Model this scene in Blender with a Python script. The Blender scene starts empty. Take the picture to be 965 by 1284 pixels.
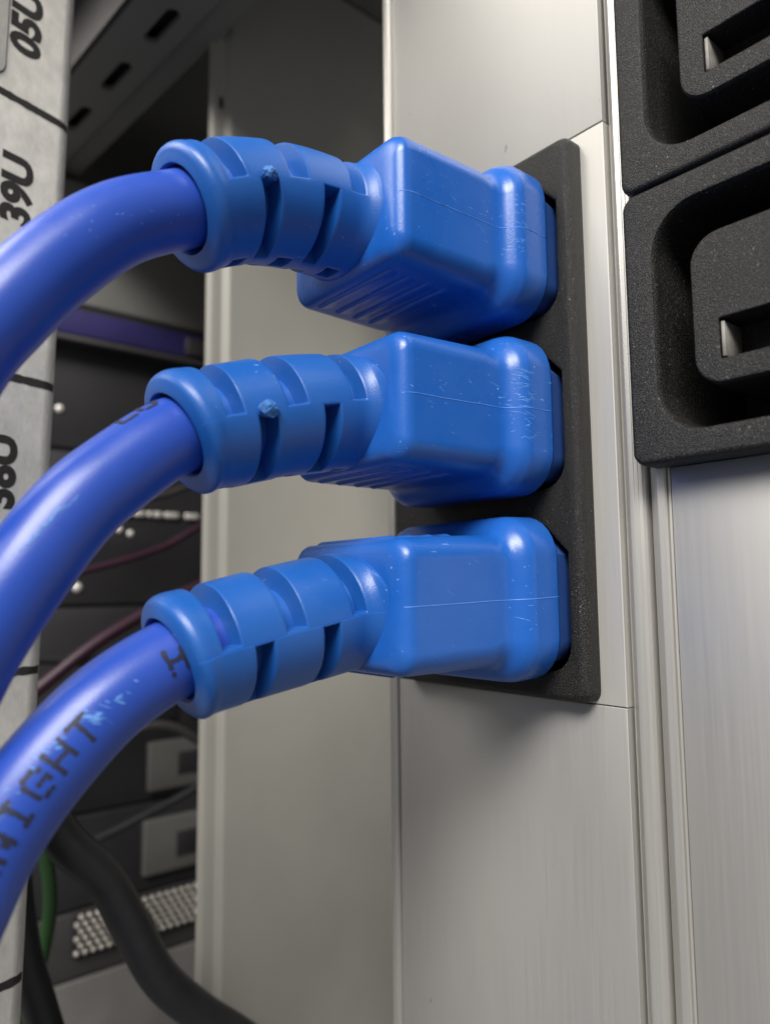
import bpy, bmesh, math, random
from mathutils import Vector, Matrix, noise

# ------------------------------------------------------------------ camera, world, lamps, exposure
MM = 0.001
scene = bpy.context.scene
COL = scene.collection

cam_d = bpy.data.cameras.new('camera')
cam = bpy.data.objects.new('camera', cam_d); COL.objects.link(cam); scene.camera = cam
cam_d.sensor_fit = 'VERTICAL'; cam_d.sensor_height = 36.0; cam_d.sensor_width = 27.04
cam_d.lens = 927.4 / 1284 * 36.0
cam_d.clip_start = 0.005; cam_d.clip_end = 20
right = Vector((0.63574521, 0.77183676, -0.00980006))
down = Vector((-0.08618813, 0.0583632, -0.99456792))
fwd = Vector((-0.76707212, 0.63313644, 0.10362729))
rot = Matrix((right, -down, -fwd)).transposed()
cam.matrix_world = Matrix.Translation(Vector((72.11, -80.63, -22.90)) * MM) @ rot.to_4x4()
cam_d.dof.use_dof = True
cam_d.dof.focus_distance = 0.090
cam_d.dof.aperture_fstop = 19.0

world = bpy.data.worlds.new('World'); scene.world = world; world.use_nodes = True
bg = world.node_tree.nodes['Background']
bg.inputs[0].default_value = (0.97, 0.98, 1.0, 1); bg.inputs[1].default_value = 0.22

def lamp(name, loc, target, size, size_y, watt, col):
    d = bpy.data.lights.new(name, 'AREA'); d.shape = 'RECTANGLE'
    d.size = size; d.size_y = size_y; d.energy = watt; d.color = col
    o = bpy.data.objects.new(name, d); COL.objects.link(o)
    o.location = loc
    o.rotation_euler = (Vector(target) - Vector(loc)).to_track_quat('-Z', 'Y').to_euler()
    return o
# the aisle's ceiling luminaires: one in front and to the right, one further along the aisle
lamp('ceiling_lamp', (0.66, -0.90, 1.00), (0, 0, 0), 0.85, 0.50, 42, (1.0, 0.965, 0.91))
lamp('ceiling_lamp', (-0.85, -1.10, 1.25), (0, 0, 0.02), 1.50, 1.00, 42, (1.0, 0.95, 0.88))

scene.view_settings.view_transform = 'Standard'
scene.view_settings.look = 'None'
scene.view_settings.exposure = 0.0
scene.view_settings.gamma = 1.0
scene.view_settings.use_curve_mapping = False

random.seed(7)

# ------------------------------------------------------------------ materials
def nt(name):
    m = bpy.data.materials.new(name); m.use_nodes = True
    t = m.node_tree; b = t.nodes['Principled BSDF']
    return m, t, b
def N(t, kind, **kw):
    n = t.nodes.new(kind)
    for k, v in kw.items(): setattr(n, k, v)
    return n
def coords(t, scale, rotz=(0, 0, 0)):
    g = N(t, 'ShaderNodeNewGeometry'); mp = N(t, 'ShaderNodeMapping')
    mp.inputs['Scale'].default_value = scale; mp.inputs['Rotation'].default_value = rotz
    t.links.new(g.outputs['Position'], mp.inputs['Vector'])
    return mp.outputs[0]
def noise_tex(t, vec, scale=1.0, detail=3, rough=0.55):
    n = N(t, 'ShaderNodeTexNoise'); n.inputs['Scale'].default_value = scale
    n.inputs['Detail'].default_value = detail; n.inputs['Roughness'].default_value = rough
    t.links.new(vec, n.inputs['Vector']); return n.outputs['Fac']
def ramp(t, fac, lo, hi, a=0.0, b=1.0):
    r = N(t, 'ShaderNodeMapRange'); r.inputs['From Min'].default_value = lo; r.inputs['From Max'].default_value = hi
    r.inputs['To Min'].default_value = a; r.inputs['To Max'].default_value = b
    t.links.new(fac, r.inputs['Value']); return r.outputs[0]
def mul(t, a, b, op='MULTIPLY'):
    m = N(t, 'ShaderNodeMath', operation=op)
    for i, v in enumerate((a, b)):
        if isinstance(v, (int, float)): m.inputs[i].default_value = v
        else: t.links.new(v, m.inputs[i])
    return m.outputs[0]
def mix(t, fac, a, b):
    m = N(t, 'ShaderNodeMix', data_type='RGBA')
    if isinstance(fac, (int, float)): m.inputs['Factor'].default_value = fac
    else: t.links.new(fac, m.inputs['Factor'])
    for key, v in (('A', a), ('B', b)):
        s = [i for i in m.inputs if i.name == key and i.type == 'RGBA'][0]
        if isinstance(v, tuple): s.default_value = (*v, 1)
        else: t.links.new(v, s)
    return [o for o in m.outputs if o.type == 'RGBA'][0]
def bump(t, b, h, dist, strength=1.0):
    n = N(t, 'ShaderNodeBump'); n.inputs['Distance'].default_value = dist; n.inputs['Strength'].default_value = strength
    t.links.new(h, n.inputs['Height']); t.links.new(n.outputs[0], b.inputs['Normal'])

def plastic(name, col, pale, rough, grain, gdist, scratch=0.0, sss=0.0):
    m, t, b = nt(name)
    big = noise_tex(t, coords(t, (120, 120, 120)), 1, 4)
    c = mix(t, ramp(t, big, 0.3, 0.7, 0, 0.035), col, pale)
    if scratch > 0:
        a = noise_tex(t, coords(t, (1500, 420, 2600), (0.5, 0, 0.2)), 1, 2)
        a2 = noise_tex(t, coords(t, (900, 1700, 1900), (-0.6, 0.2, 0)), 1, 2)
        zone = ramp(t, noise_tex(t, coords(t, (95, 95, 95)), 1, 2), 0.47, 0.66)
        s = mul(t, ramp(t, a, 0.715, 0.76), zone)
        s2 = mul(t, ramp(t, a2, 0.715, 0.75), zone)
        sc = mul(t, mul(t, s, s2, 'MAXIMUM'), scratch)
        c = mix(t, sc, c, pale)
    t.links.new(c, b.inputs['Base Color'])
    t.links.new(ramp(t, big, 0.25, 0.75, rough - 0.05, rough + 0.07), b.inputs['Roughness'])
    b.inputs['Specular IOR Level'].default_value = 0.5
    if sss:
        b.inputs['Subsurface Weight'].default_value = sss; b.inputs['Subsurface Scale'].default_value = 0.0012
        b.inputs['Subsurface Radius'].default_value = (0.2, 0.4, 1.0)
    bump(t, b, noise_tex(t, coords(t, (grain, grain, grain)), 1, 2), gdist)
    return m

BLUE = plastic('blue_moulded_plastic', (0.008, 0.095, 0.42), (0.30, 0.52, 0.90), 0.29, 5600, 0.000017, 0.75, 0.0)
BLUE_R = plastic('blue_strain_relief_plastic', (0.008, 0.090, 0.375), (0.28, 0.50, 0.84), 0.37, 5600, 0.000022, 0.4, 0.0)
NOSE = plastic('blue_insert_plastic', (0.022, 0.070, 0.27), (0.15, 0.25, 0.6), 0.45, 3000, 0.00002)
JACKET = plastic('blue_cable_jacket', (0.018, 0.062, 0.370), (0.12, 0.22, 0.80), 0.33, 4200, 0.000014)
SEAM = plastic('blue_mould_flash', (0.06, 0.20, 0.66), (0.4, 0.6, 0.95), 0.4, 2500, 0.00003)
NUB = plastic('torn_blue_plastic', (0.022, 0.13, 0.42), (0.45, 0.65, 0.85), 0.6, 2600, 0.0002)
SCUFF = plastic('pale_scuffed_plastic', (0.10, 0.27, 0.66), (0.55, 0.72, 0.95), 0.6, 4000, 0.00005)

def black_plastic():
    m, t, b = nt('black_textured_plastic')
    g = noise_tex(t, coords(t, (6200, 6200, 6200)), 1, 4, 0.65)
    dust = ramp(t, noise_tex(t, coords(t, (2600, 2600, 2600)), 1, 1), 0.70, 0.76)
    zone = ramp(t, noise_tex(t, coords(t, (120, 120, 120)), 1, 2), 0.42, 0.7)
    salt = ramp(t, noise_tex(t, coords(t, (4800, 4800, 4800)), 1, 2, 0.7), 0.52, 0.74)
    c0 = mix(t, mul(t, salt, 0.85), (0.0055, 0.0053, 0.0053), (0.070, 0.066, 0.063))
    c = mix(t, mul(t, mul(t, dust, zone), 0.6), c0, (0.34, 0.33, 0.32))
    t.links.new(c, b.inputs['Base Color'])
    b.inputs['Roughness'].default_value = 0.45; b.inputs['Specular IOR Level'].default_value = 0.38
    bump(t, b, g, 0.00016)
    return m
BLACK = black_plastic()

def flat(name, col, rough=0.5, metal=0.0, var=0.25, sc=90, bd=0.0, bs=1500):
    m, t, b = nt(name)
    n = noise_tex(t, coords(t, (sc, sc, sc)), 1, 5)
    c = mix(t, ramp(t, n, 0.3, 0.7), tuple(v * (1 - var) for v in col), tuple(min(1, v * (1 + var)) for v in col))
    t.links.new(c, b.inputs['Base Color']); b.inputs['Roughness'].default_value = rough; b.inputs['Metallic'].default_value = metal
    if bd: bump(t, b, noise_tex(t, coords(t, (bs, bs, bs)), 1, 3), bd)
    return m

def alu(name, col, rough, metal, grainbump=0.000006):
    m, t, b = nt(name)
    g = noise_tex(t, coords(t, (3400, 3400, 60)), 1, 4, 0.6)        # drawn grain along the extrusion
    g2 = noise_tex(t, coords(t, (700, 700, 5)), 1, 2)
    blot = noise_tex(t, coords(t, (60, 60, 25)), 1, 4)
    f = mul(t, mul(t, ramp(t, g, 0.25, 0.75, -0.5, 0.5), 0.13), mul(t, ramp(t, g2, 0.25, 0.75, -0.5, 0.5), 0.006), 'ADD')
    f = mul(t, f, ramp(t, blot, 0.2, 0.8, -0.05, 0.05), 'ADD')
    f = mul(t, f, 0.5, 'ADD')
    c = mix(t, f, tuple(v * 0.75 for v in col), tuple(v * 1.25 for v in col))
    speck = ramp(t, noise_tex(t, coords(t, (420, 420, 300)), 1, 2), 0.755, 0.78)
    c = mix(t, mul(t, speck, 0.6), c, (0.05, 0.045, 0.04))
    t.links.new(c, b.inputs['Base Color'])
    b.inputs['Metallic'].default_value = metal
    t.links.new(ramp(t, g, 0.2, 0.8, rough - 0.05, rough + 0.05), b.inputs['Roughness'])
    bump(t, b, g, grainbump)
    return m
ALU = alu('anodised_aluminium', (0.435, 0.428, 0.412), 0.54, 0.74, 0.000004)
ALU_B = alu('drawn_aluminium_edge', (0.58, 0.565, 0.535), 0.40, 0.72)
ALU_M = alu('beige_anodised_carrier', (0.50, 0.488, 0.462), 0.54, 0.45)
STEEL = flat('zinc_plated_contact', (0.20, 0.19, 0.175), 0.55, 0.0, 0.2, 900)
DARK = flat('dark_recess_plastic', (0.006, 0.006, 0.007), 0.6)
INK = flat('black_ink', (0.012, 0.014, 0.03), 0.6)
RAILINK = flat('black_stencil_paint', (0.016, 0.015, 0.014), 0.7, 0, 0.3, 600)

def rail_mat():
    m, t, b = nt('galvanised_rail_steel')
    a = noise_tex(t, coords(t, (330, 330, 240)), 1, 5, 0.65)
    a2 = noise_tex(t, coords(t, (1500, 1500, 900)), 1, 3)
    f = mul(t, ramp(t, a, 0.3, 0.7), ramp(t, a2, 0.2, 0.8, 0.6, 1.0))
    c = mix(t, f, (0.56, 0.55, 0.515), (0.80, 0.785, 0.74))
    t.links.new(c, b.inputs['Base Color']); b.inputs['Metallic'].default_value = 0.35
    b.inputs['Roughness'].default_value = 0.48
    bump(t, b, a2, 0.00004)
    return m
RAIL = rail_mat()
POST = flat('grey_painted_steel', (0.36, 0.35, 0.315), 0.5, 0.1, 0.05, 40)
ROOF = flat('dark_grey_painted_steel', (0.19, 0.187, 0.172), 0.55, 0.0, 0.06, 40)
CHASSIS = flat('charcoal_chassis_steel', (0.050, 0.047, 0.048), 0.5, 0.2, 0.2, 60)
BLACKM = flat('black_chassis_paint', (0.018, 0.017, 0.020), 0.5, 0.0, 0.2, 60)
VIOLET = flat('painted_violet_reflection', (0.026, 0.021, 0.105), 0.4, 0.1, 0.2, 60)  # reflected glow of the blue cables, put into the colour
GRILLE = flat('grille_steel', (0.62, 0.585, 0.53), 0.35, 0.6, 0.1, 60)
DULL = flat('dull_bracket_steel', (0.11, 0.107, 0.10), 0.5, 0.1, 0.1, 60)
SILVER = flat('silver_bracket_steel', (0.78, 0.75, 0.70), 0.4, 0.3, 0.1, 60)
RUBBER = flat('black_rubber_jacket', (0.018, 0.018, 0.020), 0.42, 0, 0.2, 200, 0.00004, 2500)
GREEN = flat('green_cable_jacket', (0.008, 0.034, 0.006), 0.45)
MAROON = flat('maroon_cable_jacket', (0.030, 0.007, 0.020), 0.45)

# ------------------------------------------------------------------ mesh helpers (all lengths in millimetres)
def empty(name, loc, label=None, cat=None, group=None):
    o = bpy.data.objects.new(name, None); COL.objects.link(o)
    o.empty_display_size = 0.005; o.location = Vector(loc) * MM
    if label: o['label'] = label
    if cat: o['category'] = cat
    if group: o['group'] = group
    return o
def origin(parent):
    v = Vector((0, 0, 0))
    while parent is not None: v += parent.location / MM; parent = parent.parent
    return v
def link(name, me, mat, parent=None, angle=38):
    me.materials.append(mat)
    for p in me.polygons: p.use_smooth = True
    me.set_sharp_from_angle(angle=math.radians(angle))
    o = bpy.data.objects.new(name, me); COL.objects.link(o)
    if parent is not None: o.parent = parent
    if name in ('plug_body', 'outlet_plate', 'large_outlet', 'outlet_core', 'housing', 'column', 'plug_nose', 'rail_strip'):
        wn = o.modifiers.new('weighted_normals', 'WEIGHTED_NORMAL'); wn.keep_sharp = True; wn.weight = 70
    return o
def mesh(name, verts, faces, mat, parent=None, angle=38, recalc=True):
    """verts in world millimetres; stored relative to the parent's origin"""
    off = origin(parent)
    me = bpy.data.meshes.new(name)
    me.from_pydata([(Vector(v) - off) * MM for v in verts], [], faces); me.update()
    if recalc:
        bm = bmesh.new(); bm.from_mesh(me)
        bmesh.ops.remove_doubles(bm, verts=bm.verts, dist=1e-7)
        bmesh.ops.recalc_face_normals(bm, faces=bm.faces); bm.to_mesh(me); bm.free()
    return link(name, me, mat, parent, angle)
def loft(rings, close0=True, close1=True):
    n = len(rings[0]); verts = [v for r in rings for v in r]; faces = []
    for i in range(len(rings) - 1):
        for j in range(n):
            k = (j + 1) % n
            faces.append((i*n + j, i*n + k, (i+1)*n + k, (i+1)*n + j))
    if close0: faces.append(tuple(range(n))[::-1])
    if close1: faces.append(tuple((len(rings)-1)*n + j for j in range(n)))
    return verts, faces
def rrect(hx, hz, r, n=7, cham=None, mid=True):
    """closed loop of (x, z); counter-clockwise from +x side. cham = chamfer length on the two top corners"""
    r = max(r, 0.02); pts = []
    for ci, (sx, sz, a0) in enumerate(((1, 1, 0), (-1, 1, 90), (-1, -1, 180), (1, -1, 270))):
        if mid:
            if ci == 0: pts.append((hx, 0))
            if ci == 2: pts.append((-hx, 0))
        if cham and sz > 0:
            p0 = (sx*hx, hz - cham); p1 = (sx*(hx - cham), hz)
            if sx < 0: p0, p1 = p1, p0
            for k in range(n + 1):
                f = k / n; pts.append((p0[0]*(1-f) + p1[0]*f, p0[1]*(1-f) + p1[1]*f))
        else:
            cx, cz = sx*(hx - r), sz*(hz - r)
            for k in range(n + 1):
                a = math.radians(a0 + 90*k/n); pts.append((cx + r*math.cos(a), cz + r*math.sin(a)))
    return pts
def box(name, lo, hi, mat, parent=None, bev=0.3, seg=2):
    bm = bmesh.new()
    vs = [bm.verts.new((x, y, z)) for x in (lo[0], hi[0]) for y in (lo[1], hi[1]) for z in (lo[2], hi[2])]
    for f in ((0,1,3,2),(4,6,7,5),(0,4,5,1),(2,3,7,6),(0,2,6,4),(1,5,7,3)): bm.faces.new([vs[i] for i in f])
    bmesh.ops.recalc_face_normals(bm, faces=bm.faces)
    if bev: bmesh.ops.bevel(bm, geom=bm.edges[:], offset=bev, segments=seg, profile=0.5, affect='EDGES')
    off = origin(parent)
    for v in bm.verts: v.co = (v.co - off) * MM
    me = bpy.data.meshes.new(name); bm.to_mesh(me); bm.free()
    return link(name, me, mat, parent, 50)
def holed(name, outer, holes, mat, parent, angle=38):
    """outer / holes: lists of loops (each loop a list of 3D points, first loop = rim on the front face);
    the front face is filled between the rims, the further loops make edges and walls"""
    bm = bmesh.new(); edges = []
    def add(loops, cap):
        prev = None
        for li, L in enumerate(loops):
            vs = [bm.verts.new(p) for p in L]
            if li == 0:
                for i in range(len(vs)): edges.append(bm.edges.new((vs[i], vs[(i+1) % len(vs)])))
            else:
                for i in range(len(vs)):
                    k = (i+1) % len(vs); bm.faces.new((prev[i], prev[k], vs[k], vs[i]))
            prev = vs
        if cap: bm.faces.new(prev)
    add(outer, False)
    for h in holes: add(h[0], h[1])
    bmesh.ops.triangle_fill(bm, use_beauty=True, use_dissolve=False, edges=edges)
    bmesh.ops.recalc_face_normals(bm, faces=bm.faces)
    off = origin(parent)
    for v in bm.verts: v.co = (v.co - off) * MM
    me = bpy.data.meshes.new(name); bm.to_mesh(me); bm.free()
    return link(name, me, mat, parent, angle)
def extrude_profile(name, poly, z0, z1, mat, parent, angle=30):
    n = len(poly); verts = [(x, y, z0) for x, y in poly] + [(x, y, z1) for x, y in poly]
    faces = [(i, (i+1) % n, n + (i+1) % n, n + i) for i in range(n)] + [tuple(range(n))[::-1], tuple(range(n, 2*n))]
    return mesh(name, verts, faces, mat, parent, angle)

def spline(pts, step=0.4):
    P = [Vector(p) for p in pts]; P = [2*P[0] - P[1]] + P + [2*P[-1] - P[-2]]
    out = []
    for i in range(1, len(P) - 2):
        a, b, c, d = P[i-1:i+3]; n = max(2, int((c - b).length / step))
        for k in range(n):
            t = k / n
            out.append(0.5*((2*b) + (c - a)*t + (2*a - 5*b + 4*c - d)*t*t + (3*b - a - 3*c + d)*t**3))
    out.append(P[-2]); return out
class Path:
    def __init__(self, pts, step=0.4, ref=(1, 0, 0)):
        self.p = spline(pts, step); self.s = [0.0]
        for a, b in zip(self.p, self.p[1:]): self.s.append(self.s[-1] + (b - a).length)
        self.t = [(self.p[min(i+1, len(self.p)-1)] - self.p[max(i-1, 0)]).normalized() for i in range(len(self.p))]
        self.side = []; r = Vector(ref); self.sgn = 1 if r.cross(self.t[0]).z >= 0 else -1
        for t in self.t:
            r = (r - t * r.dot(t)).normalized(); self.side.append(r.copy())
    def at(self, s):
        lo, hi = 0, len(self.s) - 1
        s = min(max(s, 0), self.s[-1] - 1e-6)
        while hi - lo > 1:
            m = (lo + hi) // 2
            if self.s[m] <= s: lo = m
            else: hi = m
        f = (s - self.s[lo]) / (self.s[hi] - self.s[lo])
        p = self.p[lo].lerp(self.p[hi], f); t = self.t[lo].lerp(self.t[hi], f).normalized()
        sd = self.side[lo].lerp(self.side[hi], f); sd = (sd - t*sd.dot(t)).normalized()
        return p, t, sd, sd.cross(t) * self.sgn
    def s_at_y(self, y):
        for i, p in enumerate(self.p):
            if p.y <= y:
                if i == 0: return 0
                a, b = self.p[i-1], p; f = (y - a.y) / (b.y - a.y)
                return self.s[i-1] + f*(self.s[i] - self.s[i-1])
        return self.s[-1]
    def surf(self, s, ang, r):
        p, t, sd, up = self.at(s); a = math.radians(ang)
        return p + (sd*math.cos(a) + up*math.sin(a)) * r
def tube(name, path, s0, s1, r, mat, parent, seg=36, step=0.8, wob=0.0):
    n = max(2, int((s1 - s0) / step)); rings = []
    for i in range(n + 1):
        s = s0 + (s1 - s0)*i/n; rr = r * (1 + wob*noise.noise(Vector((s*0.12, r, 3.3))))
        rings.append([path.surf(s, 360*j/seg, rr) for j in range(seg)])
    v, f = loft(rings); return mesh(name, v, f, mat, parent, 60)

# ------------------------------------------------------------------ the setting: inside of the cabinet
w = box('cabinet_wall', (-330, -140, -420), (-322, 330, 260), ROOF, None, 0.5); w['kind'] = 'structure'
w = box('cabinet_back_wall', (-322, 322, -420), (120, 330, 260), BLACKM, None, 0.5); w['kind'] = 'structure'

# cabinet roof: a slotted flange and plain sheet, along x, turned a few degrees
def roof():
    r = empty('cabinet_roof', (-60, -20, 110)); r['kind'] = 'structure'
    th = math.radians(5.2)
    def T(u, v, z): return (-60 + u*math.cos(th) - v*math.sin(th), -16 + u*math.sin(th) + v*math.cos(th), z)
    # flange with slots seen from below
    def L(pts, z): return [T(u, v, z) for u, v in pts]
    outer2 = [(40, -8.5), (40, 5.5), (-230, 5.5), (-230, -8.5)]
    outer = [L(outer2, 108), L(outer2, 109.6)]
    holes = []
    for k in range(10):
        c = 22 - 23.6*k - 22
        pts = [(c + 6*0 + x, z) for x, z in rrect(6.8, 1.7, 1.65, 5, None, False)]
        holes.append(([L(pts, 108), L(pts, 109.6)], False))
    holed('slotted_flange', outer, holes, ROOF, r)
    def slab(name, u0, u1, v0, v1, z0, z1, mat):
        vs = [T(u, v, z) for z in (z0, z1) for u, v in ((u0, v0), (u1, v0), (u1, v1), (u0, v1))]
        mesh(name, vs, [(0,1,2,3), (4,5,6,7), (0,1,5,4), (1,2,6,5), (2,3,7,6), (3,0,4,7)], mat, r)
    slab('slot_blackout', -230, 40, -8.4, 5.4, 112, 113, BLACKM)  # black sheet added so no brightness shows through the slots
    slab('roof_web', -230, 40, 5.7, 12.5, 109.5, 112, ROOF)
    slab('unseen_shade_slab', 32.2, 75, -42, 4.5, 140, 142, ROOF)  # unseen slab added to keep the right-hand lamp off the upper post
    slab('flange_web', -230, 40, -9.8, -8.6, 108, 130, CHASSIS)
    slab('roof_edge', -230, 40, -26, -10, 130.2, 132, ROOF)
    slab('roof_sheet', -230, 32, -42, 300, 140, 142, ROOF)
roof()

# rack frame post behind the power strip
def post():
    p = empty('frame_post', (-90, 20, -300), 'grey painted steel frame post of the rack behind the blue plugs', 'frame post')
    prof = [(-80, 120), (-80, -0.6), (-80.15, -1.6), (-80.6, -2.3)]
    prof += [(-81.2, -3.2), (-81.2, -4.6), (-81.5, -5.6), (-82.2, -6.5), (-83.2, -6.2), (-83.0, -5.0), (-82.4, -3.0), (-82.0, 0), (-82, 120)]
    extrude_profile('column', prof, -300, 139, POST, p, 20)
    lo = (-81.15, -4.3, 92.6)
    ring = [[(-81.0 - d, -4.0 + 0.5*math.cos(a), 94 + 1.6*math.sin(a)) for a in [2*math.pi*k/16 for k in range(16)]] for d in (0, 0.3)]
    v, f = loft(ring); mesh('screw_hole', v, f, DARK, p)
post()

# ------------------------------------------------------------------ mounting rail with rack unit numbers
def rail():
    r = empty('mounting_rail', (-51.2, -52, -260), 'galvanised steel rack rail with stencilled black unit numbers and tick lines', 'rack rail')
    LEAN = 0.0145
    d = Vector((0.28, -0.96, 0)); nrm = Vector((0.96, 0.28, 0)); e0 = Vector((-51.2, -46.7, 0))
    def F(e, z, lift=0.0): return e0 + d*e + nrm*(lift) + Vector((0, 0, z))
    prof = []
    R = 3.0
    for k in range(10):                       # rounded right edge
        a = math.radians(90*k/9); c = e0 + d*R - nrm*R
        q = c + (-d)*R*math.cos(a) + nrm*R*math.sin(a); prof.append((q.x, q.y))
    for e in (44,):
        q = e0 + d*e; prof.append((q.x, q.y)); q = q - nrm*2.0; prof.append((q.x, q.y))
    q = e0 + d*(R + 0.5) - nrm*2; prof.append((q.x, q.y)); q = e0 + d*2.0 - nrm*3.5; prof.append((q.x, q.y))
    q = e0 + d*2.0 - nrm*25; prof.append((q.x, q.y)); q = e0 - nrm*25; prof.append((q.x, q.y))
    body = extrude_profile('rail_strip', prof, -260, 130, RAIL, r, 25)
    U = 44.45; z0 = 54.3
    def on(e, z, lift=0.035):
        if e < R:
            a = math.acos(max(-1, min(1, (R - e) / R))); c = e0 + d*R - nrm*R
            return c + (-d)*(R + lift)*math.cos(a) + nrm*(R + lift)*math.sin(a) + Vector((0, 0, z))
        return F(e, z, lift)
    rnd = random.Random(3)
    for k in range(-1, 4):
        zt = z0 - U*k; vs = []; n = 22
        for i in range(n + 1):
            e = 0.9 + (14 - 0.9)*i/n; h = 0.62 + rnd.uniform(-0.07, 0.07)
            vs += [on(e, zt - h), on(e, zt + h)]
        mesh('tick_line', vs, [(2*i, 2*i+2, 2*i+3, 2*i+1) for i in range(n)], RAILINK, r)
    def label(txt, z, name='unit_number'):
        cu = bpy.data.curves.new('tmp', 'FONT'); cu.body = txt; cu.size = 6.5; cu.align_x = 'CENTER'; cu.align_y = 'CENTER'
        cu.offset = 0.32; cu.shear = 0.0; cu.space_character = 1.0; cu.resolution_u = 4
        ob = bpy.data.objects.new('tmp', cu); COL.objects.link(ob)
        me = bpy.data.meshes.new_from_object(ob.evaluated_get(bpy.context.evaluated_depsgraph_get()))
        bpy.data.objects.remove(ob)
        off = origin(r)
        for v in me.vertices:
            x, y = v.co.x, v.co.y
            v.co = (F(8.9 + y*1.0 , z - 1.2 + x*1.02, 0.035) - off) * MM
        me.update(); link(name, me, RAILINK, r)
    for k, (a, b) in enumerate((('40U', '05U'), ('39U', '06U'), ('38U', '07U'), ('37U', '08U'))):
        top = z0 + U - U*k
        label(a, top - 13.5); label(b, top - U + 15.0)
        vs = [on(5.6, top - 21.9), on(7.2, top - 21.9), on(7.2, top - 20.9), on(5.6, top - 20.9)]
        mesh('index_dot', vs, [(0, 1, 2, 3)], RAILINK, r)
    # raised label plate with a rounded corner
    def plate_loop(o, lift):
        return [F(19.2 + a*1.0, 77 + b, lift) for a, b in rrect(7.2 - o, 20.5 - o, 2.2 - o, 6, None, False)]
    v, f = loft([plate_loop(0, 0.02), plate_loop(0.0, 0.06)]); mesh('label_border', v, f, RAILINK, r)
    v, f = loft([plate_loop(0.22, 0.03), plate_loop(0.22, 0.3), plate_loop(0.45, 0.4)]); mesh('label_plate', v, f, RAIL, r)
    r.rotation_euler.x = -LEAN; r.location.y -= LEAN*250*MM      # the rail hangs a little out of plumb
rail()

# ------------------------------------------------------------------ power distribution unit
PDU = empty('power_distribution_unit', (20, 20, -230), 'silver aluminium rack power strip with black outlets', 'power strip')
ZB, ZT = -230, 190
def housing():
    f = [(-24.9, 45), (-24.9, 1.2), (-24.75, 0.2), (-24.45, -0.25), (-24.0, -0.42), (-23.2, -0.42), (-22.75, -0.30), (-22.55, 0.1), (-22.5, 0.9),
         (-22.5, 12), (19.7, 12), (19.7, 1.95), (20.3, 1.95), (20.3, 1.1), (20.55, 1.0), (21.75, -0.42), (21.95, -0.55), (22.15, -0.55), (22.5, -0.42), (22.55, -0.36), (22.95, -0.22), (23.0, -0.15), (23.35, 0.02), (23.6, 0.35), (23.7, 1.0), (23.7, 9),
         (24.0, 9), (24.0, 0.95), (24.1, 0.8), (25.45, -0.42), (25.6, -0.5), (25.75, -0.5), (26.45, -0.32), (26.6, -0.15), (26.62, 0.3), (26.85, 0.4), (26.85, 22), (66, 22),
         (66.1, -0.3), (69, -0.42), (69.3, 0), (69.3, 45)]
    extrude_profile('housing', f, ZB, ZT, ALU_B, PDU, 24)
housing()
def cover(name, x0, x1, z0, z1, mat, y=0.0):
    box(name, (x0, y, z0), (x1, 1.9, z1), mat, PDU, 0.10, 2)
cover('cover_panel', -22.2, 20.0, 38.2, ZT, ALU)
cover('cover_panel', -22.2, 20.0, ZB, -37.6, ALU)
def carrier():
    def q(x0, x1, z0, z1, y): return [(x0, y, z0), (x1, y, z0), (x1, y, z1), (x0, y, z1)]
    holed('carrier_panel', [q(-22.1, 19.9, -37.40, 38.0, 0.04), q(-22.2, 20.0, -37.48, 38.08, 0.14), q(-22.2, 20.0, -37.48, 38.08, 1.8)],
          [([q(-17.5, 15.0, -35.6, 35.6, 0.04), q(-17.5, 15.0, -35.6, 35.6, 1.8)], False)], ALU_M, PDU)
carrier()
cover('cover_panel', 27.05, 65.8, ZB, -9.0, ALU, 0.1)
cover('cover_panel', 27.05, 65.8, 57.2, ZT, ALU, 0.1)

ZC = [23.0, -0.4, -24.1]
def outlet_plate():
    cx, hx, hz = -1.75, 18.2, 37.25
    def OL(o, y): return [(cx + x, y, z) for x, z in rrect(hx - o, hz - o, 1.4, 5, None, False)]
    outer = [OL(0.95, -2.9), OL(0.62, -2.82), OL(0.3, -2.58), OL(0.08, -2.2), OL(0.0, -1.7), OL(0.0, 0.0)]
    holes = []
    for zc in ZC:
        def HL(o, y): return [(-0.1 + x, y, zc + z) for x, z in rrect(14.25 - o, 9.55 - o, 3.6 - o*0.5, 5, 3.9, False)]
        holes.append(([HL(-0.35, -2.9), HL(-0.1, -2.75), HL(0, -2.4), HL(0.2, 11)], True))
    p = holed('outlet_plate', outer, holes, BLACK, PDU, 32)
outlet_plate()

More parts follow.
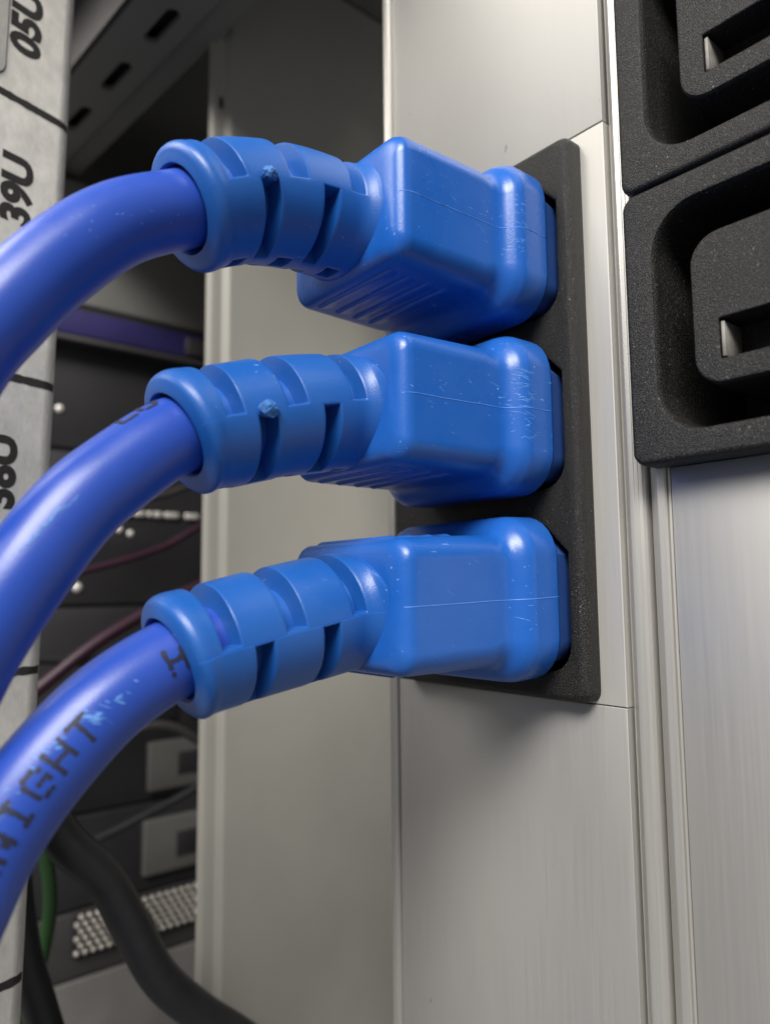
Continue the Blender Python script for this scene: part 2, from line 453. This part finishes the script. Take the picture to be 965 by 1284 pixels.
def large_outlet(zc, hole_seed):
    cx = 46.5; hx = 22.0; hz = 16.45
    root = None
    def OL(o, y): return [(cx + x, y, zc + z) for x, z in rrect(hx - o, hz - o, max(1.7 - o, 0.4), 6, None, False)]
    outer = [OL(0.75, -3.9), OL(0.45, -3.83), OL(0.18, -3.6), OL(0.03, -3.2), OL(0, -2.6), OL(0, -0.6)]
    def HL(o, y): return [(cx + x, y, zc + z) for x, z in rrect(18.2 - o, 13.1 - o, 5.4 - o, 8, None, False)]
    hole = [HL(-0.6, -3.9), HL(-0.2, -3.78), HL(0.0, -3.4), HL(0.08, -2.9), HL(0.5, 17)]
    fr = holed('large_outlet', outer, [(hole, True)], BLACK, PDU, 32)
    def IL(o, y): return [(cx + x, y, zc + z) for x, z in rrect(14.2 - o, 8.7 - o, 3.4 - o, 7, None, False)]
    io = [IL(0.6, -3.3), IL(0.3, -3.22), IL(0.08, -2.95), IL(0, -2.5), IL(-0.3, 16.8)]
    slots = []
    for sx, sz in ((-7.1, -3.7), (7.1, -3.7), (0, 4.6)):
        rnd = random.Random(hole_seed)
        def SL(o, y):
            return [(cx + sx + x, y, zc + sz + z) for x, z in rrect(4.1 - o, 2.3 - o, 0.15, 2, None, False)]
        slots.append(([SL(-0.06, -3.3), SL(0.05, -3.2), SL(0.1, 1.2)], True))
    holed('outlet_core', io, slots, BLACK, fr, 32)
    for sx, sz in ((-7.1, -3.7), (7.1, -3.7), (0, 4.6)):
        box('contact', (cx + sx - 3.95, -2.95, zc + sz - 1.95), (cx + sx - 3.55, 1.0, zc + sz + 1.95), STEEL, fr, 0.05, 1)
large_outlet(7.4, 1)
large_outlet(40.45, 2)

# ------------------------------------------------------------------ blue power leads
PATHS = [
 [(0,-14,23.0),(0,-20,23.1),(0,-28,23.1),(0,-36,22.6),(0,-43,20.8),(0,-49,17.9),(0,-55.4,14.3),(0,-60.6,9.3),(0,-65.7,2.7),(-0.6,-69.4,-3.4),(-6,-74,-16),(-14,-78,-40),(-19,-79,-80),(-20,-79,-230)],
 [(0,-14,-0.4),(0,-20,-0.7),(0,-28,-1.3),(0,-36,-2.8),(0,-43,-4.8),(0,-49.3,-6.9),(0,-56.0,-12.1),(0,-59.8,-16.1),(0,-64.3,-22.9),(-0.6,-67.9,-29.7),(-3.5,-71,-40),(-7.5,-73,-55),(-9,-74,-90),(-9,-74,-230)],
 [(0,-14,-24.2),(0,-20,-24.6),(0,-28,-25.4),(0,-36,-26.8),(0,-43,-28.2),(0,-49,-29.7),(0,-55.0,-33.0),(0,-59.8,-37.4),(0,-63.6,-42.1),(0.1,-66.4,-47.1),(1.2,-69.8,-55.4),(2.2,-72.3,-70),(3,-73,-100),(3,-73,-230)],
]
RC = 4.12
FONT = {'K': ['10001','10010','10100','11000','10100','10010','10001'], 'N': ['10001','11001','11001','10101','10011','10011','10001'],
        'I': ['01110','00100','00100','00100','00100','00100','01110'], 'G': ['01110','10001','10000','10111','10001','10001','01110'],
        'H': ['10001','10001','10001','11111','10001','10001','10001'], 'T': ['11111','00100','00100','00100','00100','00100','00100'],
        'U': ['10001','10001','10001','10001','10001','10001','01110'], 'L': ['10000','10000','10000','10000','10000','10000','11111']}
def ink(parent, path, txt, s_start, ang0, pitch, h, adv, seed, drop=0.04, name='ink_lettering'):
    """dot-matrix print: letters advance along the cable (adv = +-1), h = letter height round the jacket"""
    rnd = random.Random(seed); vs = []; fs = []; r = RC + 0.03
    cw = pitch*0.80/5; ch = h/7
    for i, c in enumerate(txt):
        if c not in FONT: continue
        for row in range(7):
            for colm in range(5):
                if FONT[c][row][colm] == '0' or rnd.random() < drop: continue
                s = s_start + adv*(i*pitch + (colm + 0.5)*cw) + rnd.uniform(-.05, .05)
                u = (3 - row)*ch + rnd.uniform(-.05, .05); a = ang0 + math.degrees(u / RC)
                b = len(vs); ks = 8; rad = ch*rnd.uniform(0.56, 0.76)
                for k in range(ks):
                    q = 2*math.pi*k/ks; vs.append(path.surf(s + rad*1.05*math.cos(q), a + math.degrees(rad*math.sin(q)/RC), r))
                fs.append(tuple(range(b, b + ks)))
    mesh(name, vs, fs, INK, parent, 60, recalc=False)
def scuffs(parent, path, s0, s1, a0, a1, n, seed, lmin, lmax, wid, spread, name='scuff_mark', tilt=0.0):
    rnd = random.Random(seed); vs = []; fs = []; r = RC + 0.018
    for i in range(n):
        f = rnd.random(); s = s0 + (s1 - s0)*f + rnd.uniform(-.2, .2); a = a0 + (a1 - a0)*f + rnd.gauss(0, spread)
        L = rnd.uniform(lmin, lmax); w_ = wid*rnd.uniform(0.4, 1.2); tl = tilt + rnd.gauss(0, 0.25)
        b = len(vs); m = 5
        for k in range(m + 1):
            x = (k/m - 0.5)*L; ww = w_*(1 - abs(2*k/m - 1)**2)*rnd.uniform(0.5, 1.0) + 0.004
            aa = a + math.degrees((x*math.tan(tl)) / RC)
            vs.append(path.surf(s + x, aa + math.degrees(ww/RC), r)); vs.append(path.surf(s + x, aa - math.degrees(ww/RC), r))
        fs += [(b+2*k, b+2*k+1, b+2*k+3, b+2*k+2) for k in range(m)]
    mesh(name, vs, fs, SCUFF, parent, 60, recalc=False)

def smooth(x, a, b):
    t = max(0.0, min(1.0, (x - a) / (b - a))); return t*t*(3 - 2*t)

LABELS = ['topmost blue plug and lead, its sleeve almost level with a torn moulding nub',
          'middle blue plug and lead with scratched collar and a long pale scratch on its cable',
          'lowest blue plug and lead, its cable printed with black dotted letters']
def cord(i):
    zc = ZC[i]; P = Path(PATHS[i])
    root = empty('power_lead', (0, -3, zc), LABELS[i], 'power lead', 'blue power leads plugged into the outlet plate')
    # moulded plug body: collar, waist and block
    sec = [(-4.0, 12.9, 9.5, 5.2), (-4.05, 13.4, 10.0, 5.4), (-4.3, 13.75, 10.3, 5.6), (-4.8, 13.9, 10.45, 5.1), (-8.5, 13.9, 10.45, 5.1), (-9.1, 13.82, 10.38, 5.6), (-9.7, 13.55, 10.1, 5.3),
           (-10.2, 13.15, 9.7, 4.9), (-10.65, 12.65, 9.15, 4.5), (-11.1, 12.2, 8.65, 4.0), (-11.7, 11.9, 8.3, 3.6), (-12.6, 11.76, 8.12, 3.4), (-14, 11.72, 8.08, 2.9), (-20, 11.62, 7.92, 2.8), (-25.9, 11.5, 7.75, 2.6),
           (-26.6, 11.42, 7.68, 2.6), (-27.1, 11.18, 7.45, 2.5), (-27.5, 10.78, 7.1, 2.4), (-27.78, 10.25, 6.65, 2.3), (-27.95, 9.6, 6.1, 2.1), (-28.02, 8.6, 5.3, 1.9), (-28.04, 7.0, 4.5, 1.8)]
    tilt = (-0.005, -0.025, -0.035)[i]
    def zof(y): return zc + tilt*(-y - 4)
    rings = [[(x, y, zof(y) + z) for x, z in rrect(hx, hz, r, 7)] for y, hx, hz, r in sec]
    v, f = loft(rings); body = mesh('plug_body', v, f, BLUE, root, 50)
    # insert that enters the outlet
    ns = [(1.2, 12.2, 8.2), (-3.4, 13.1, 8.55), (-4.3, 13.1, 8.55)]
    rings = [[(x + 0.2, y, zc - 0.1 + z) for x, z in rrect(hx, hz, 3.0, 5, 3.0)] for y, hx, hz in ns]
    v, f = loft(rings); mesh('plug_nose', v, f, NOSE, root, 40)
    # raised parting line along the visible flank and the far flank
    for sgn in (1, -1):
        rr = []
        rnd = random.Random(40 + i)
        prev = None
        pts = []
        for (y0, h0, _, _), (y1, h1, _, _) in zip(sec[:18], sec[1:19]):
            n = max(1, int(abs(y1 - y0) / 0.5))
            for k in range(n): pts.append((y0 + (y1 - y0)*k/n, h0 + (h1 - h0)*k/n))
        for q, (y, hx) in enumerate(pts):
            wv = 0.055 + 0.03*noise.noise(Vector((y*0.6, i*7.1, 0))) ; zz = zof(y) + 0.06*noise.noise(Vector((y*0.3, i*3.7, 5)))
            rr.append([(sgn*(hx - 0.1), y, zz - 0.12), (sgn*(hx + 0.015), y, zz - wv), (sgn*(hx + 0.05), y, zz), (sgn*(hx + 0.015), y, zz + wv), (sgn*(hx - 0.1), y, zz + 0.12)])
        v, f = loft(rr); mesh('mould_seam', v, f, SEAM, body, 60)
    # fine scratches and flecks on the visible flank
    ys = [q[0] for q in sec]; hs = [q[1] for q in sec]
    def flank(y):
        for (ya, ha), (yb_, hb) in zip(zip(ys, hs), zip(ys[1:], hs[1:])):
            if yb_ <= y <= ya: return ha + (hb - ha)*(ya - y)/(ya - yb_)
        return hs[-1]
    rnd = random.Random(70 + i); vs = []; fs = []
    for q in range((60, 92, 12)[i]):
        if rnd.random() < (0.62, 0.78, 0.5)[i]: yc = rnd.gauss(-9.3, 0.9)
        else: yc = rnd.uniform(-24, -12)
        yc = min(-5.2, max(-24, yc)); zq = rnd.uniform(-4.0, 5.0)
        zq = max(-4.2, min(4.8, zq))
        Ls = rnd.uniform(0.12, 0.5) if rnd.random() < (0.75, 0.4, 0.7)[i] else rnd.uniform(0.5, 1.7)
        sl = rnd.gauss(-0.25, 0.3); wd = rnd.uniform(0.012, 0.035) if Ls > 0.5 else rnd.uniform(0.02, 0.055)
        b = len(vs); m = 6
        for k in range(m + 1):
            y = yc + (k/m - 0.5)*Ls; zz = zof(y) + zq + sl*(y - yc); ww = wd*(1 - (2*k/m - 1)**2) + 0.003; x = flank(y) + 0.012
            vs += [(x, y, zz - ww), (x, y, zz + ww)]
        fs += [(b + 2*k, b + 2*k + 1, b + 2*k + 3, b + 2*k + 2) for k in range(m)]
    mesh('scuff_mark', vs, fs, SCUFF, body, 60, recalc=False)
    # grip ribs above and below: each a ramp with a step at its front
    for sz in (1, -1):
        for yb in (-25.6, -22.7, -19.7, -16.9):
            hz = 7.78 + 0.03*(yb + 25)
            L = []
            def ribring(x, sc):
                base = zof(yb) + sz*(hz - 0.35)
                pr = [(1.9, 0.0), (1.9, 0.36), (0.9, 0.46), (0.1, 0.68), (-0.12, 0.70), (-0.32, 0.62), (-0.42, 0.45), (-0.42, 0.0)]
                return [(x, yb - a*sc if False else yb + a*0.9*(1 if True else 0) - 0.0, base + sz*(0.35*0 + b*sc)) for a, b in pr]
            for x, sc in ((-8.2, 0.55), (-7.9, 0.8), (-7.4, 1.0), (6.6, 1.0), (7.1, 0.8), (7.4, 0.5)):
                L.append(ribring(x, sc))
            v, f = loft(L); mesh('grip_rib', v, f, BLUE, body, 45)
    # slotted strain relief, a radial height field on the bent axis
    dY = (0.0, -0.2, -0.5)[i]
    up = [(-46.5, -44.6), (-39.4, -37.1), (-31.1, -29.4)]; lo = [(-43.2, -41.2), (-35.2, -33.2)]
    up = [(a + dY*0.4, b + dY*0.4) for a, b in up]; lo = [(a + dY*0.4, b + dY*0.4) for a, b in lo]
    tip = -48.9 + dY*0.6; R = 6.95
    S = P.s_at_y; sT = S(tip); s0 = S(-25.5)
    st = set()
    k = s0
    while k < sT: st.add(round(k, 3)); k += 0.45
    def around(y):
        c = S(y)
        for d_ in (-0.32, -0.16, -0.07, -0.02, 0.02, 0.07, 0.16, 0.32): st.add(round(c + d_, 3))
    for a, b in up + lo: around(a); around(b)
    for d_ in (0.05, 0.15, 0.3): st.add(round(S(-27.85) + d_, 3))
    for d_ in (0.0, 0.03, 0.12, 0.28, 0.5, 0.8, 1.15, 1.55, 2.0): st.add(round(sT - d_, 3))
    st = sorted(x for x in st if x <= sT + 1e-4)
    ths = set(range(-180, 180, 5))
    for e in (3, 177, -2, -80, -178, -100, 0): 
        for d_ in (-1.6, -0.7, -0.2, 0.2, 0.7, 1.6): ths.add(((e + d_ + 180) % 360) - 180)
    ths = sorted(ths)
    upS = [(S(b), S(a)) for a, b in up]; loS = [(S(b), S(a)) for a, b in lo]
    def band(x, a, b, wd): return smooth(x, a - wd, a + wd) * (1 - smooth(x, b - wd, b + wd))
    def edge(x, a, b, wd):           # softened rim just outside a slot
        return smooth(x, a - wd*5, a - wd) * (1 - smooth(x, b + wd, b + wd*5))
    rings = []
    for s in st:
        ring = []
        tb = sT - s
        p, t, sd, u = P.at(s)
        for th in ths:
            Ro = R - 0.42*smooth(s, S(-30), sT) + (0.20 if th < 0 else 0.0)
            Ro += 0.12*smooth(-tb, -2.2, -1.2)
            core = 5.0
            ms = 0.0; es = 0.0
            for qi, (a, b) in enumerate(upS):
                c = 4.9 if qi == 2 else 4.35
                if qi == 0: c = 3.9 if i == 2 else 4.3
                m_ = band(s, a, b, 0.05) * max(band(th, 3, 177, 0.7), band(th, -100, -80, 0.7))
                if m_ > ms: ms = m_; core = c
                es = max(es, edge(s, a, b, 0.05) * max(edge(th, 3, 177, 0.5), band(th, -101, -79, 0.7)))
            for a, b in loS:
                m_ = band(s, a, b, 0.05) * max(band(th, -80, -2, 0.7), band(th, -178, -100, 0.7))
                if m_ > ms: ms = m_; core = 4.4
                es = max(es, edge(s, a, b, 0.05) * max(edge(th, -80, -2, 0.5), edge(th, -178, -100, 0.5)))
            r = (Ro - 0.07*es) * (1 - ms) + core*ms
            # rounded cable end
            if tb < 1.05: r = min(r, 5.65 + (Ro - 5.65)*math.sqrt(max(0.0, 1 - (1 - tb/1.05)**2)))
            a = math.radians(th); ca, sa = math.cos(a), math.sin(a)
            # flare where it grows out of the plug
            d_ = max(0.0, s - S(-27.85)); fl = 1 - math.sqrt(max(0.0, 1 - (1 - min(d_, 2.5)/2.5)**2))
            rx = r + 2.35*fl; rz = r - 0.35*fl*fl
            # slightly squared section
            ring.append(p + sd*(ca*rx) + u*(sa*rz))
        rings.append(ring)
    # annular mouth and lip running back inside
    def circ(s, r): return [P.surf(s, th, r) for th in ths]
    rings += [circ(sT + 0.10, 5.3), circ(sT + 0.22, 4.85), circ(sT + 0.22, 4.7), circ(sT + 0.04, 4.6), circ(sT - 0.2, 4.48), circ(sT - 0.8, 4.36), circ(sT - 2.4, 4.05), circ(sT - 3.0, 3.8)]
    v, f = loft(rings, True, False); sr = mesh('strain_relief', v, f, BLUE_R, root, 42)
    if i < 2:      # torn sprue on the parting line
        c = P.surf((loS[0][0] + loS[0][1])/2 - 0.1, 2, 7.0); vs = []; rnd = random.Random(i); rg = []
        for a in range(9):
            la = math.pi*a/8
            rg.append([c + Vector((math.cos(la)*0.65, math.sin(la)*math.cos(b_)*0.95, math.sin(la)*math.sin(b_)*0.75)) * (0.95, 1.2)[i] * (1 + 0.35*noise.noise(Vector((a*0.9, b_*1.3, i*5)))) for b_ in [2*math.pi*q/14 for q in range(14)]])
        v, f = loft(rg); mesh('sprue_nub', v, f, NUB, sr, 30)
    # the cable
    cb = tube('cable', P, S(-27), P.s[-1] - 0.5, RC, JACKET, root, 40, 0.8, 0.012)
    return P, cb, sT
built = [cord(i) for i in range(3)]

# print and wear on the jackets
P, cb, sT = built[2]
ink(cb, P, 'KNIGHT', sT + 24.9, 13, 2.62, 2.7, -1, 5)
ink(cb, P, 'H', sT + 1.9, 12, 2.4, 2.7, -1, 9)
scuffs(cb, P, sT + 5, sT + 9.5, 16, 16, 12, 2, 0.25, 0.8, 0.16, 4, tilt=0.9)
scuffs(cb, P, sT + 9.8, sT + 23.5, 30, 30, 44, 12, 0.2, 0.7, 0.12, 4, tilt=0.9)
scuffs(cb, P, sT + 19.7, sT + 20.7, 32, 34, 14, 13, 0.5, 1.3, 0.2, 5, tilt=-0.5)
scuffs(cb, P, sT + 9.1, sT + 9.9, 8, 24, 16, 15, 0.3, 0.9, 0.12, 5, tilt=0.9)
P, cb, sT = built[1]
ink(cb, P, 'LUI', sT + 5.0, 80, 2.3, 2.6, -1, 6, 0.12)
scuffs(cb, P, sT + 14.3, sT + 19.5, 22, 28, 46, 4, 0.2, 0.7, 0.06, 0.9, tilt=0.1)
scuffs(cb, P, sT + 13.2, sT + 15.0, 17, 19, 8, 14, 0.5, 1.2, 0.025, 1.0)
P, cb, sT = built[0]
scuffs(cb, P, sT + 2, sT + 18, -35, 30, 14, 24, 0.15, 0.5, 0.05, 12)

# ------------------------------------------------------------------ equipment and leads deep in the rack
def chassis(z0, z1, label, mat, y0=-60, y1=230, x=-160):
    r = empty('server_chassis', (x - 60, 60, z0), label, 'server')
    box('case', (x - 120, y0, z0), (x, y1, z1), mat, r, 0.8)
    return r
def stud(parent, x, y, z, r, mat=SILVER, name='screw_head'):
    rg = []
    for k in range(5):
        a = math.radians(90*k/4); rg.append([(x + 0.6*r*math.sin(a), y + max(r*math.cos(a), 0.01)*math.cos(b), z + max(r*math.cos(a), 0.01)*math.sin(b)) for b in [2*math.pi*q/12 for q in range(12)]])
    v, f = loft(rg); return mesh(name, v, f, mat, parent, 60)

c1 = chassis(66.5, 106.5, 'grey server chassis under the slotted cabinet roof', ROOF)
c2 = chassis(20.5, 66, 'black server with a violet painted trim strip and a thin ledge', BLACKM)
box('violet_reflection_strip', (-159.9, -40, 55.5), (-157, 200, 63.5), VIOLET, c2, 0.4)  # strip added to carry the painted violet reflection
box('ledge', (-159.9, -40, 52.6), (-154, 200, 54.2), CHASSIS, c2, 0.3)
box('port_block', (-159.9, 22, 56.0), (-155.5, 34, 62), CHASSIS, c2, 0.4)
stud(c2, -160, -16.5, 32.5, 1.3)
c3 = chassis(-27, 20, 'black server with a row of bright metal tabs along its edge', BLACKM)
for y0, y1 in ((3.4, 6.2), (7.0, 10.4), (11.2, 12.6), (13.4, 16.2), (17.0, 22.0), (24.0, 29.0), (30.6, 36), (38, 43)):
    box('metal_tab', (-159.9, y0, 0.9), (-158.8, y1, 2.8), SILVER, c3, 0.5)
stud(c3, -160, 2.6, -3.4, 1.2); stud(c3, -160, 6.2, -4.6, 1.1)
stud(c3, -160, -9.6, -21.5, 1.5)
c4 = chassis(-88, -27.5, 'black server with a dull bracket, hidden behind the lowest blue cable', BLACKM)
for y in (-10, 2, 16, 27): box('vent_slot', (-159.9, y, -64), (-159.4, y + 7, -42), BLACKM, c4, 0.1)
c5 = chassis(-115, -88.5, 'dark server with a silver bracket and square opening', BLACKM)
box('bracket', (-159.9, 12, -110), (-157.6, 60, -93.5), DULL, c5, 0.6)
box('bracket_opening', (-157.7, 22.5, -106), (-157.3, 36, -98.5), BLACKM, c5, 0.1)
box('bracket', (-159.9, 13, -85), (-157.6, 60, -70), DULL, c4, 0.6)
box('bracket_opening', (-157.7, 22.5, -81), (-157.3, 36, -74), BLACKM, c4, 0.1)
c6 = chassis(-134, -115.5, 'server with a bright perforated metal grille strip', CHASSIS)
g = box('grille_frame', (-159.9, -8, -127.5), (-158.5, 90, -115.8), BLACKM, c6, 0.2)
def grille():
    vs = []; fs = []
    for row in range(6):
        for k in range(42):
            y = -7 + k*2.35 + (row % 2)*1.17; z = -126.4 + row*1.95
            b = len(vs); n = 8
            for rr, xx in ((0.82, -158.5), (0.62, -157.7), (0.25, -157.4)):
                for q in range(n):
                    a = 2*math.pi*q/n; vs.append((xx, y + rr*math.cos(a), z + rr*math.sin(a)))
            for l in range(2):
                for q in range(n): fs.append((b + l*n + q, b + l*n + (q+1) % n, b + (l+1)*n + (q+1) % n, b + (l+1)*n + q))
            fs.append(tuple(b + 2*n + q for q in range(n)))
    o = mesh('grille_studs', vs, fs, GRILLE, c6, 60); o['kind'] = 'stuff'
grille()
c7 = chassis(-210, -134.5, 'grey server front below the perforated grille strip', flat('grey_chassis_steel', (0.16, 0.155, 0.15), 0.5, 0.3, 0.15, 60))
box('handle', (-159.9, 4, -175), (-150, 60, -160), BLACKM, c7, 2)

def lead(name, pts, r, mat, label, cat, group=None):
    p = Path(pts, 0.8, (0, 1, 0) if abs(pts[1][0] - pts[0][0]) > 50 else (1, 0, 0))
    o = tube(name, p, 0, p.s[-1] - 0.01, r, mat, None, 24, 1.2, 0.03)
    o['label'] = label; o['category'] = cat
    if group: o['group'] = group
lead('black_lead', [(-82, -56, -30), (-72, -46, -52), (-69, -38.5, -66), (-69, -31.5, -74), (-69, -26.0, -84), (-69, -20.5, -94.5), (-69, -13.0, -103), (-68, -3, -112), (-66, 10, -124), (-64, 20, -150), (-64, 40, -190)], 3.5, RUBBER, 'thick black cable running diagonally down across the foot of the grey post', 'cable')
lead('black_lead', [(-95, -50, -40), (-86, -44, -62), (-84, -41.5, -84), (-84, -38, -98), (-83, -31, -118), (-82, -20, -140), (-82, -6, -170)], 3.1, RUBBER, 'black cable hanging close beside the galvanised rail, behind the thicker black one', 'cable')
lead('green_lead', [(-112, -35, -60), (-108, -29.5, -86), (-108, -30, -100), (-108, -33.5, -112), (-110, -37, -128), (-112, -40, -170)], 1.5, GREEN, 'thin green cable hanging among the black cables beside the rail', 'cable')
lead('maroon_lead', [(-140, -60, -72), (-140, -30, -52), (-140, -5, -34), (-140, 30, -18), (-142, 80, -8)], 1.8, MAROON, 'dark maroon cable slanting across the black servers', 'cable')
rnd = random.Random(21)
THIN = ['thin charcoal lead crossing the server that has the bright metal tabs', 'thin maroon lead crossing just below the row of bright metal tabs',
        'thin black rubber lead crossing the charcoal server with vent slots', 'thin charcoal lead crossing the server with the upper dull bracket', 'thin black rubber lead crossing the lower dull bracket']
for k in range(5):
    z = 10 - 24*k + rnd.uniform(-6, 6); dz = rnd.uniform(-22, 26)
    lead('thin_lead', [(-150 + 3*k, -60, z - dz), (-147 + 3*k, -20, z - 0.5*dz + rnd.uniform(-5, 5)), (-146 + 3*k, 8, z + rnd.uniform(-4, 4)), (-147 + 3*k, 32, z + dz*0.7), (-150 + 3*k, 80, z + dz*1.2)],
         rnd.uniform(0.9, 1.5), (CHASSIS, MAROON, RUBBER, CHASSIS, RUBBER)[k], THIN[k], 'cable', 'thin leads in front of the servers')
